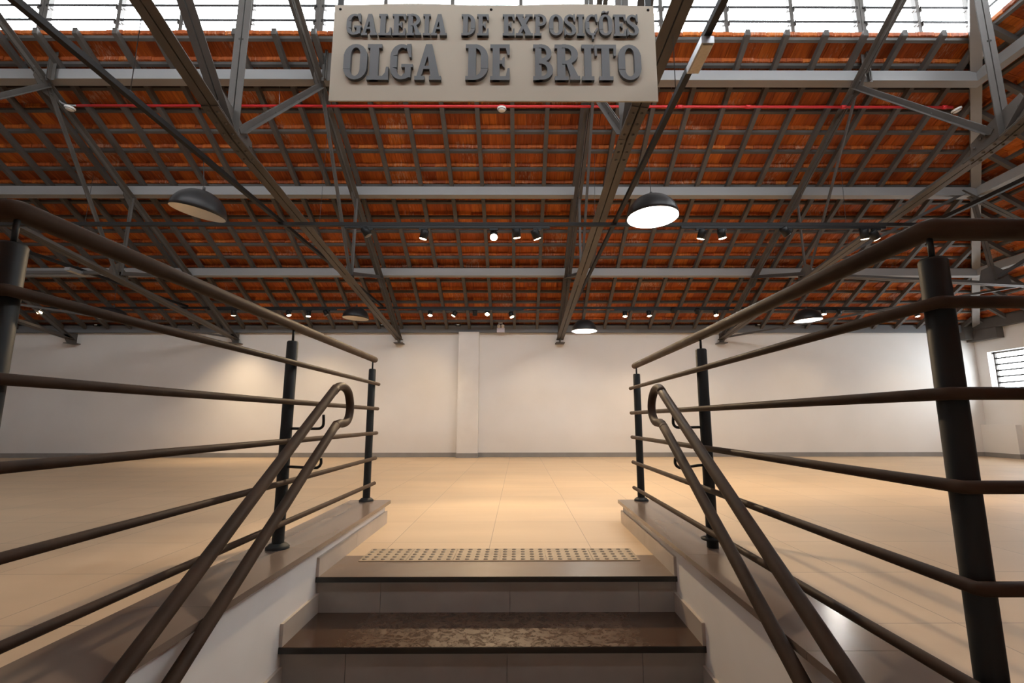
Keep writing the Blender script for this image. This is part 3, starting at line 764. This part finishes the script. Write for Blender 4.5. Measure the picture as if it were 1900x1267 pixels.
def spot(x, y, z, aim, on, label, power=34, size=62, blend=.5, col=(1, .74, .46)):
    """track spotlight: adapter, stem, cylindrical head, lens"""
    g_ = 'spotlights on the near track' if y < 6 else 'spotlights on the far track'
    t = thing('track_spotlight', label, 'spotlight', (x, y, ZB-.058), g_)
    aim = Vector(aim).normalized(); head = Vector((x, y, z)); q = (-aim).to_track_quat('Z', 'Y').to_matrix().to_4x4()
    T_ = Matrix.Translation(head) @ q
    m_ = MB(); m_.box(x-.045, x+.045, y-.014, y+.014, ZB-.078, ZB-.056); m_.build('adapter', M['black'], t)
    m_ = MB(); m_.tube([(x, y, ZB-.07), (x+.012, y, (z+ZB-.07)/2+.02), tuple(head-aim*.065)], .006, 8); m_.build('stem', M['black'], t)
    L = .10; R = .042
    m_ = MB(); m_.lathe([(.0004, L), (R*.8, L), (R, L-.008), (R, 0), (R-.003, 0), (R-.003, .010)], 20, 0, T_ @ Matrix.Translation((0, 0, -.0)))
    m_.build('lamp_head', M['black'], t)
    m_ = MB(); m_.lathe([(R-.001, .002), (R*.8, -.004), (R*.4, -.007), (.0004, -.008)], 20, 0, T_)
    m_.build('lens', M['lamp_warm'] if on else M['lamp_off'], t)
    if on:
        l = bpy.data.lights.new('spot_beam', 'SPOT'); l.energy = power*{1: 1, 2: 1.8, 3: 2.6, 4: 3.0}[on]; l.spot_size = math.radians({3: 92, 4: 84}.get(on, size)); l.spot_blend = {3: 1, 4: .5}.get(on, blend)
        l.color = col; l.shadow_soft_size = .03
        o = bpy.data.objects.new('spot_beam', l); COL.objects.link(o); o.parent = t
        p = head+aim*.012
        o.location = p-t.location; o.rotation_euler = (-aim).to_track_quat('Z', 'Y').to_euler()
    return t
N1 = [(-1.60, 2.663, (.55, .1, -.85), 0, 'unlit black spotlight hanging below the left end of the near track'),
      (-1.018, 2.627, (-.25, .15, -1), 1, 'lit spotlight alone on the left half of the near track'),
      (-.263, 2.645, (.05, -1, -1), 4, 'brightest near spotlight, aimed towards the viewer, left neighbour of a close pair'),
      (-.015, 2.640, (.12, .3, -1), 1, 'lit near spotlight with shiny black barrel, left one of a close pair'),
      (.203, 2.628, (.4, .3, -1), 1, 'lit near spotlight at the right end of the left track'),
      (1.953, 2.630, (-.2, .35, -1), 1, 'lit near spotlight, left one of the pair right of the lit dome lamp'),
      (2.19, 2.636, (.2, .1, -1), 1, 'lit near spotlight, right one of the pair right of the lit dome lamp'),
      (2.895, 2.673, (.6, .1, -.8), 0, 'unlit black spotlight on the near track above the right railing'),
      (3.72, 2.631, (.2, .25, -1), 1, 'lit near spotlight, left one of the two touching the right railing'),
      (3.85, 2.631, (.7, .2, -1), 1, 'lit near spotlight, right one of the two touching the right railing')]
for x, z, a, on, lb in N1: spot(x, TY1, z, a, on, lb, power=75, size=100, blend=.7)
N2 = [(-8.92, 2.697, (.35, -.5, -.8), 1, 'bright far spotlight at the far left, under the left railing'),
      (-5.313, 2.645, (-.1, .22, -1), 3, 'lit far spotlight left of the left railing top'),
      (-4.28, 2.645, (.3, -.1, -1), 1, 'lit far spotlight just above the left top rail, left of two'),
      (-3.918, 2.625, (0, -.1, -1), 1, 'lit far spotlight just above the left top rail, right of two'),
      (-3.57, 2.656, (.5, 0, -.8), 0, 'unlit far spotlight between the left top rail and the left pendant'),
      (-1.65, 2.645, (0, -.3, -1), 1, 'lit far spotlight left of the white pilaster'),
      (-1.216, 2.636, (-.55, -.1, -1), 1, 'lit far spotlight tilted left above the white pilaster'),
      (-.813, 2.645, (0, .4, -1), 0, 'unlit far spotlight above the right edge of the white pilaster'),
      (-.582, 2.666, (0, -.6, -.8), 1, 'brightest far spotlight, aimed towards the viewer, left of the emergency light'),
      (-.119, 2.615, (.35, -.2, -1), 1, 'lit far spotlight just right of the emergency light'),
      (1.998, 2.625, (0, -.25, -1), 1, 'lit far spotlight, left of two above the right handrail'),
      (2.454, 2.635, (.1, -.2, -1), 1, 'lit far spotlight, right of two above the right handrail'),
      (2.903, 2.70, (.1, .6, -1), 0, 'unlit far spotlight, left of two dark ones above the right middle post'),
      (3.347, 2.68, (0, .6, -1), 0, 'unlit far spotlight, right of two dark ones above the right middle post'),
      (3.707, 2.645, (0, -.3, -1), 1, 'lit far spotlight right of the right middle post'),
      (5.735, 2.666, (-.1, -.2, -1), 1, 'lit far spotlight peeking out behind the right dome lamp'),
      (6.03, 2.68, (.3, .2, -1), 0, 'unlit far spotlight right of the right dome lamp'),
      (7.496, 2.625, (.1, -.2, -1), 1, 'last lit far spotlight at the right, near the corner post')]
for x, z, a, on, lb in N2: spot(x, TY2, z, a, on, lb, power=38, size=125, blend=.8)

# pendant dome lamps
def dome(x, y, z, tilt, on, label, cx=None, R=.20):
    t = thing('pendant_lamp', label, 'pendant lamp', (x, y, z), 'dome pendant lamps')
    T_ = Matrix.Translation((x, y, z)) @ Matrix.Rotation(tilt[0], 4, 'X') @ Matrix.Rotation(tilt[1], 4, 'Y')
    n = 12; out = [(R*math.cos(a), R*.93*math.sin(a)) for a in [PI/2*i/n for i in range(n)]]+[(.0004, R*.93)]
    inn = [(max((R-.004)*math.cos(a), .0004), (R-.004)*.93*math.sin(a)) for a in [PI/2*i/n for i in range(n+1)]]
    m_ = MB(); m_.lathe([(R-.004, 0)]+out, 40, 0, T_); m_.build('lamp_shade', M['domeout'], t)
    m_ = MB(); m_.lathe(inn, 40, 0, T_); m_.build('shade_lining', M['domein'], t)
    m_ = MB(); m_.lathe([(.0004, R*.3), (.03, R*.34), (.045, R*.5), (.038, R*.62), (.018, R*.72), (.018, R*.9)], 20, 0, T_)
    m_.build('bulb', M['lamp_cool'] if on else M['bulb_off'], t)
    top = T_ @ Vector((0, 0, R*.93))
    m_ = MB(); m_.tube([top, (cx or x, y, ZB+.006)], .0028, 6); m_.tube([top, top+Vector((0, 0, .03))], .011, 10)
    m_.build('cord', M['wire'], t)
    if on:
        l = bpy.data.lights.new('bulb_glow', 'POINT'); l.energy = on; l.color = (1, .95, .88); l.shadow_soft_size = .045
        o = bpy.data.objects.new('bulb_glow', l); COL.objects.link(o); o.parent = t
        o.location = (T_ @ Vector((0, 0, .035)))-t.location
    return t
dome(-2.55, 3.66, 2.345, (math.radians(3), math.radians(11)), 0, 'large dark dome pendant, unlit, hanging left of the sign behind the left railing')
dome(1.055, 3.60, 2.282, (math.radians(-2), math.radians(-1)), 22, 'large lit dome pendant hanging right of the sign, its inside glowing white', 1.04)
dome(-2.55, 7.46, 2.288, (0, math.radians(3)), 0, 'small distant unlit dome pendant left of the white pilaster')
dome(1.04, 7.52, 2.095, (0, 0), 18, 'small distant lit dome pendant hanging lowest, right of the pilaster')
dome(4.49, 7.35, 2.232, (0, math.radians(-3)), 18, 'small distant lit dome pendant above the right railing')
dome(-6.2, 7.28, 2.24, (0, math.radians(3)), 0, 'small distant unlit dome pendant half hidden by the left railing')

# floodlights under the channels
def flood(x, y0, y1, label):
    t = thing('floodlight', label, 'floodlight', (x, (y0+y1)/2, ZB-.05), 'small floodlights')
    m_ = MB(); m_.box(x-.035, x+.035, y0, y1, ZB-.045, ZB-.002); m_.build('housing', M['galv'], t)
    m_ = MB(); m_.box(x-.028, x+.028, y0+.01, y1-.01, ZB-.052, ZB-.045); m_.build('lens', M['diff'], t)
flood(1.04, 2.36, 2.60, 'small rectangular floodlight with beige lens under the channel right of the sign')
flood(-6.2, 6.45, 6.75, 'small pale floodlight under the leftmost channel behind the left railing')

# red conduit with smoke detectors
PY, PZ = 5.47, 4.548
t = thing('red_conduit', 'red conduit pipe running across the roof below the sign', 'pipe', (0, PY, PZ))
m_ = MB(); m_.tube([(-5.44, PY, PZ), (5.40, PY, PZ)], .0155, 10); m_.build('pipe', M['pipe'], t)
for x in (-2.85, -.205, 2.0, 2.85, 4.04, 5.3):
    m_ = MB(); m_.tube([(x-.03, PY, PZ), (x+.03, PY, PZ)], .023, 10); m_.build('coupling', M['pipe'], t)
for x in (-2.95, 1.93):
    m_ = MB(); m_.tube([(x, PY, PZ), (x-.02, PY, zr(PY)+.05)], .003, 6); m_.build('hanger', M['galv'], t)
m_ = MB(); m_.tube(smooth_path([(-5.44, PY, PZ+.0), (-5.58, PY, PZ+.01), (-5.66, PY-.02, PZ+.06), (-5.70, PY, PZ+.12)], 4), .011, 8); m_.build('flexible_tail', M['galv'], t)
for x, lb, tl in ((-5.52, 'white smoke detector at the left end of the red pipe', .1), (-.205, 'white smoke detector at the middle of the red pipe, under the sign', 0), (5.44, 'white smoke detector at the right end of the red pipe', -.35)):
    t = thing('smoke_detector', lb, 'smoke detector', (x, PY, PZ-.03))
    T_ = Matrix.Translation((x, PY, PZ-.02)) @ Matrix.Rotation(tl, 4, 'Y')
    m_ = MB(); m_.lathe([(.03, .0), (.055, -.004), (.057, -.018), (.05, -.028)], 24, 0, T_); m_.build('base', M['white'], t)
    m_ = MB(); m_.lathe([(.046, -.028), (.043, -.036), (.03, -.044), (.0004, -.046)], 24, 0, T_); m_.build('sensor_head', M['white'], t)
    m_ = MB(); m_.lathe([(.051, -.026), (.047, -.033)], 24, 0, T_); m_.build('vent_ring', M['blackpl'], t)

# conduit with sensor boxes along the wall plate
t = thing('wall_conduit', 'thin black conduit along the top of the back wall plate', 'pipe', (0, D-.11, 2.62))
m_ = MB(); m_.tube([(-12, D-.115, 2.604), (8.9, D-.115, 2.604)], .009, 8); m_.build('pipe', M['black'], t)
for x, w_ in ((-12, 0), (-8.45, 'left of the bright far left spotlight'), (-6.5, 'left of the left truss shoe'), (-2.73, 'beside the truss shoe left of the pilaster'), (-1.21, 'above the white pilaster'), (1.16, 'hidden behind the lowest dome lamp'), (4.84, 'right of the right truss shoe')):
    if not w_: continue
    tt = thing('junction_box', 'black junction box with white cover, '+w_, 'junction box', (x, D-.13, 2.60), 'junction boxes on the wall plate')
    m_ = MB(); m_.box(x-.05, x+.05, D-.15, D-.10, 2.58, 2.618); m_.build('box_body', M['black'], tt)
    m_ = MB(); m_.box(x-.026, x+.026, D-.156, D-.15, 2.592, 2.612); m_.build('cover', M['white'], tt)
# emergency light
ex = -.353
t = thing('emergency_light', 'white twin-head emergency light on the wall plate right of the pilaster', 'emergency light', (ex, D-.13, 2.5))
m_ = MB(); m_.box(ex-.078, ex+.078, D-.16, D-.10, 2.45, 2.545); m_.build('battery_case', mat('lilac_white_plastic', (.62, .58, .66), .4), t)
for s_ in (-1, 1):
    m_ = MB(); T_ = Matrix.Translation((ex+.04*s_, D-.14, 2.575)) @ Matrix.Rotation(PI/2, 4, 'X')
    m_.lathe([(.0004, .03), (.034, .03), (.034, -.01), (.02, -.03)], 18, 0, T_); m_.build('lamp_head', M['white'], t)
m_ = MB(); m_.box(ex-.05, ex+.035, D-.13, D-.10, 2.625, 2.665); m_.build('outlet_box', M['white'], t)

# ================================================================== HANGING SIGN
SY = 2.6; sx0, sx1, sz0, sz1 = -1.117, .827, 2.573, 3.215
sg = thing('hanging_sign', 'beige hanging sign board with raised grey lettering for the exhibition gallery', 'sign', ((sx0+sx1)/2, SY, sz0))
m_ = MB(); top = []
nseg = 40
for i in range(nseg+1):
    u = i/nseg; x = sx0+(sx1-sx0)*u; zz_ = sz1 + .010*(1-math.cos(u*4*PI))/2*1.3 - .002
    top.append((x, zz_))
m_.poly([(sx0, sz0), (sx1, sz0)]+top[::-1], lambda a, b, h: (a, SY+h, b), 0, .010)
m_.build('sign_board', M['sign'], sg)
for x in (sx0+.035, (sx0+sx1)/2-.02, sx1-.035):
    m_ = MB(); m_.rivet((x, SY, sz1-.03), (0, -1, 0), .009); m_.build('bolt', M['black'], sg)
for x in (sx0+.03, sx1-.03):
    m_ = MB(); m_.box(x-.018, x+.018, SY+.010, SY+.022, sz1-.1, 5.2); m_.build('hanger_strap', M['black'], sg)

# letter strokes in a unit box (width 1, height 1), slab-serif
def arc(cx, cy, rx, ry, a0, a1, n=10):
    return [(cx+rx*math.cos(math.radians(a0+(a1-a0)*i/n)), cy+ry*math.sin(math.radians(a0+(a1-a0)*i/n))) for i in range(n+1)]
def ring(outer, inner):       # strips between two open paths of the same length
    return [[outer[i], outer[i+1], inner[i+1], inner[i]] for i in range(len(outer)-1)]
def R_(x0, y0, x1, y1): return [(x0, y0), (x1, y0), (x1, y1), (x0, y1)]
def glyph(c):
    S = []; sh = .11          # serif height
    if c == 'I': S = [R_(.22, 0, .78, 1), R_(0, 0, 1, sh), R_(0, 1-sh, 1, 1)]
    elif c == 'L': S = [R_(.12, 0, .52, 1), R_(0, 0, 1, sh), R_(0, 1-sh, .66, 1), [(.72, sh), (1, sh), (1, .36), (.88, .36), (.84, .2)]]
    elif c == 'E': S = [R_(.12, 0, .48, 1), R_(0, 0, 1, sh), R_(0, 1-sh, 1, 1), R_(.4, .45, .72, .55), [(.62, .4), (.74, .34), (.74, .66), (.62, .6)], [(.8, sh), (1, sh), (1, .33), (.9, .33)], [(.8, 1-sh), (.9, .7), (1, .7), (1, 1-sh)]]
    elif c == 'A': S = [[(.05, .03), (.22, .03), (.55, .86), (.62, 1), (.4, 1)], [(.62, .03), (.95, .03), (.64, 1), (.40, 1)], R_(.22, .30, .75, .39), R_(0, 0, .38, sh), R_(.55, 0, 1, sh)]
    elif c in 'OÕ':
        S = ring(arc(.5, .66, .5, .34, 0, 180), arc(.5, .70, .2, .2, 0, 180)) + ring(arc(.5, .34, .5, .34, 180, 360), arc(.5, .30, .2, .2, 180, 360))
        S += [R_(0, .3, .3, .7), R_(.7, .3, 1, .7)]
        if c == 'Õ': S += [[(.2, 1.05), (.32, 1.05), (.42, 1.09), (.6, 1.04), (.78, 1.15), (.7, 1.15), (.58, 1.11), (.4, 1.16), (.24, 1.12)]]
    elif c in 'CÇG':
        S = ring(arc(.5, .64, .5, .36, 55, 180), arc(.52, .70, .22, .2, 55, 180)) + [R_(0, .34, .3, .66)]
        S += ring(arc(.5, .36, .5, .36, 180, 305 if c != 'G' else 300), arc(.52, .30, .22, .2, 180, 305 if c != 'G' else 300))
        S += [[(.72, .99), (.9, 1), (.93, .62), (.84, .62), (.72, .84)]]
        if c == 'G': S += [R_(.66, .06, .92, .4), R_(.5, .34, 1, .43), [(.45, 0), (.7, .02), (.92, .1), (.92, .2), (.6, .16)]]
        else: S += [[(.76, .08), (.95, .34), (.86, .36), (.68, .2)]]
        if c == 'Ç': S += [R_(.47, -.08, .62, .04), [(.5, -.17), (.64, -.17), (.66, -.06), (.47, -.06)]]
    elif c == 'D': S = [R_(.12, 0, .46, 1), R_(0, 0, .5, sh), R_(0, 1-sh, .5, 1)] + ring(arc(.42, .62, .58, .38, 90, 0), arc(.42, .68, .26, .21, 90, 0)) + ring(arc(.42, .38, .58, .38, 0, -90), arc(.42, .32, .26, .21, 0, -90)) + [R_(.68, .32, 1, .68)]
    elif c in 'PRB':
        S = [R_(.1, 0, .42, 1), R_(0, 0, .54, sh), R_(0, 1-sh, .5, 1)]
        lo_, ry = (.5, .25) if c == 'B' else (.44, .28)
        S += ring(arc(.45, 1-ry, .48, ry, 90, -90, 14), arc(.45, 1-ry, .22, ry-.10, 90, -90, 14)) + [R_(.3, 1-.10, .46, 1), R_(.3, 1-2*ry, .46, 1-2*ry+.10)]
        if c == 'R': S += [[(.44, .5), (.66, .48), (.96, .06), (.64, .06)], R_(.6, 0, 1, sh)]
        if c == 'B': S += ring(arc(.45, .27, .55, .27, 90, -90, 14), arc(.45, .27, .26, .17, 90, -90, 14)) + [R_(.3, .44, .46, .54), R_(.3, 0, .46, .10)]
    elif c == 'X': S = [[(.05, .95), (.36, .95), (.95, .05), (.62, .05)], [(.08, .05), (.26, .05), (.86, .95), (.66, .95)], R_(0, 0, .42, sh), R_(.54, 0, 1, sh), R_(0, 1-sh, .46, 1), R_(.56, 1-sh, 1, 1)]
    elif c == 'T': S = [R_(.33, 0, .68, 1), R_(.2, 0, .84, sh), R_(0, 1-sh, 1, 1), [(0, 1-sh), (.12, 1-sh), (.12, .68), (.02, .68)], [(.88, 1-sh), (1, 1-sh), (.98, .68), (.88, .68)]]
    elif c == 'S':
        o_ = arc(.5, .73, .48, .27, 40, 180, 8)+[(.1, .6), (.3, .5), (.6, .36), (.66, .26)]+arc(.5, .24, .18, .14, 0, -90, 4)+[(.3, .12), (.14, .24)]
        i_ = arc(.5, .75, .2, .15, 40, 180, 8)+[(.36, .68), (.6, .58), (.9, .44), (1, .28)]+arc(.5, .26, .5, .26, -5, -90, 4)+[(.3, .02), (.06, .10)]
        S = ring(o_, i_) + [[(.8, 1), (.92, 1), (.94, .64), (.84, .64), (.74, .84)], [(.04, 0), (.14, 0), (.2, .12), (.14, .36), (.04, .36)]]
    return S
def px2x(c): return (600+c/2.969-966.09)      # measured letter columns, turned into metres below
def letters(seq, zlo, zhi, depth):
    for ch, xa, xb in seq:
        m_ = MB()
        for gi, poly in enumerate(glyph(ch)):
            pts = [(xa+(xb-xa)*u, zlo+(zhi-zlo)*v) for u, v in poly]
            area_ = sum(p[0]*q[1]-q[0]*p[1] for p, q in zip(pts, pts[1:]+pts[:1]))
            if area_ < 0: pts = pts[::-1]
            m_.poly(pts, lambda a, b, h: (a, SY+h, b), -depth-gi*.00015, .002)
        m_.build('letter', M['letter'], sg)
def col2x(c, z):   # column in the photo crop at height z on the sign's face -> metres
    depth = SY*math.cos(PITCH)+(z-CAM_H)*math.sin(PITCH)
    return (600+c/2.969-966.09)/F_PX*depth + SY*YAW
zl1, zh1 = 2.992, 3.137; zl2, zh2 = 2.695, 2.931
zm1 = 3.08; zm2 = 2.83
L1 = [('G', 138, 222), ('A', 220, 305), ('L', 313, 383), ('E', 387, 460), ('R', 465, 545), ('I', 555, 595), ('A', 600, 685), ('D', 765, 840), ('E', 850, 913),
      ('E', 990, 1055), ('X', 1062, 1155), ('P', 1163, 1235), ('O', 1245, 1320), ('S', 1325, 1392), ('I', 1397, 1437), ('Ç', 1443, 1515), ('Õ', 1517, 1590), ('E', 1597, 1665), ('S', 1667, 1735)]
L2 = [('O', 122, 250), ('L', 250, 368), ('G', 376, 500), ('A', 510, 655), ('D', 787, 910), ('E', 922, 1028), ('B', 1157, 1265), ('R', 1275, 1412), ('I', 1423, 1490), ('T', 1493, 1613), ('O', 1623, 1748)]
letters([(c, col2x(a, zm1), col2x(b, zm1)) for c, a, b in L1], zl1, zh1, .018)
letters([(c, col2x(a, zm2), col2x(b, zm2)) for c, a, b in L2], zl2, zh2, .020)
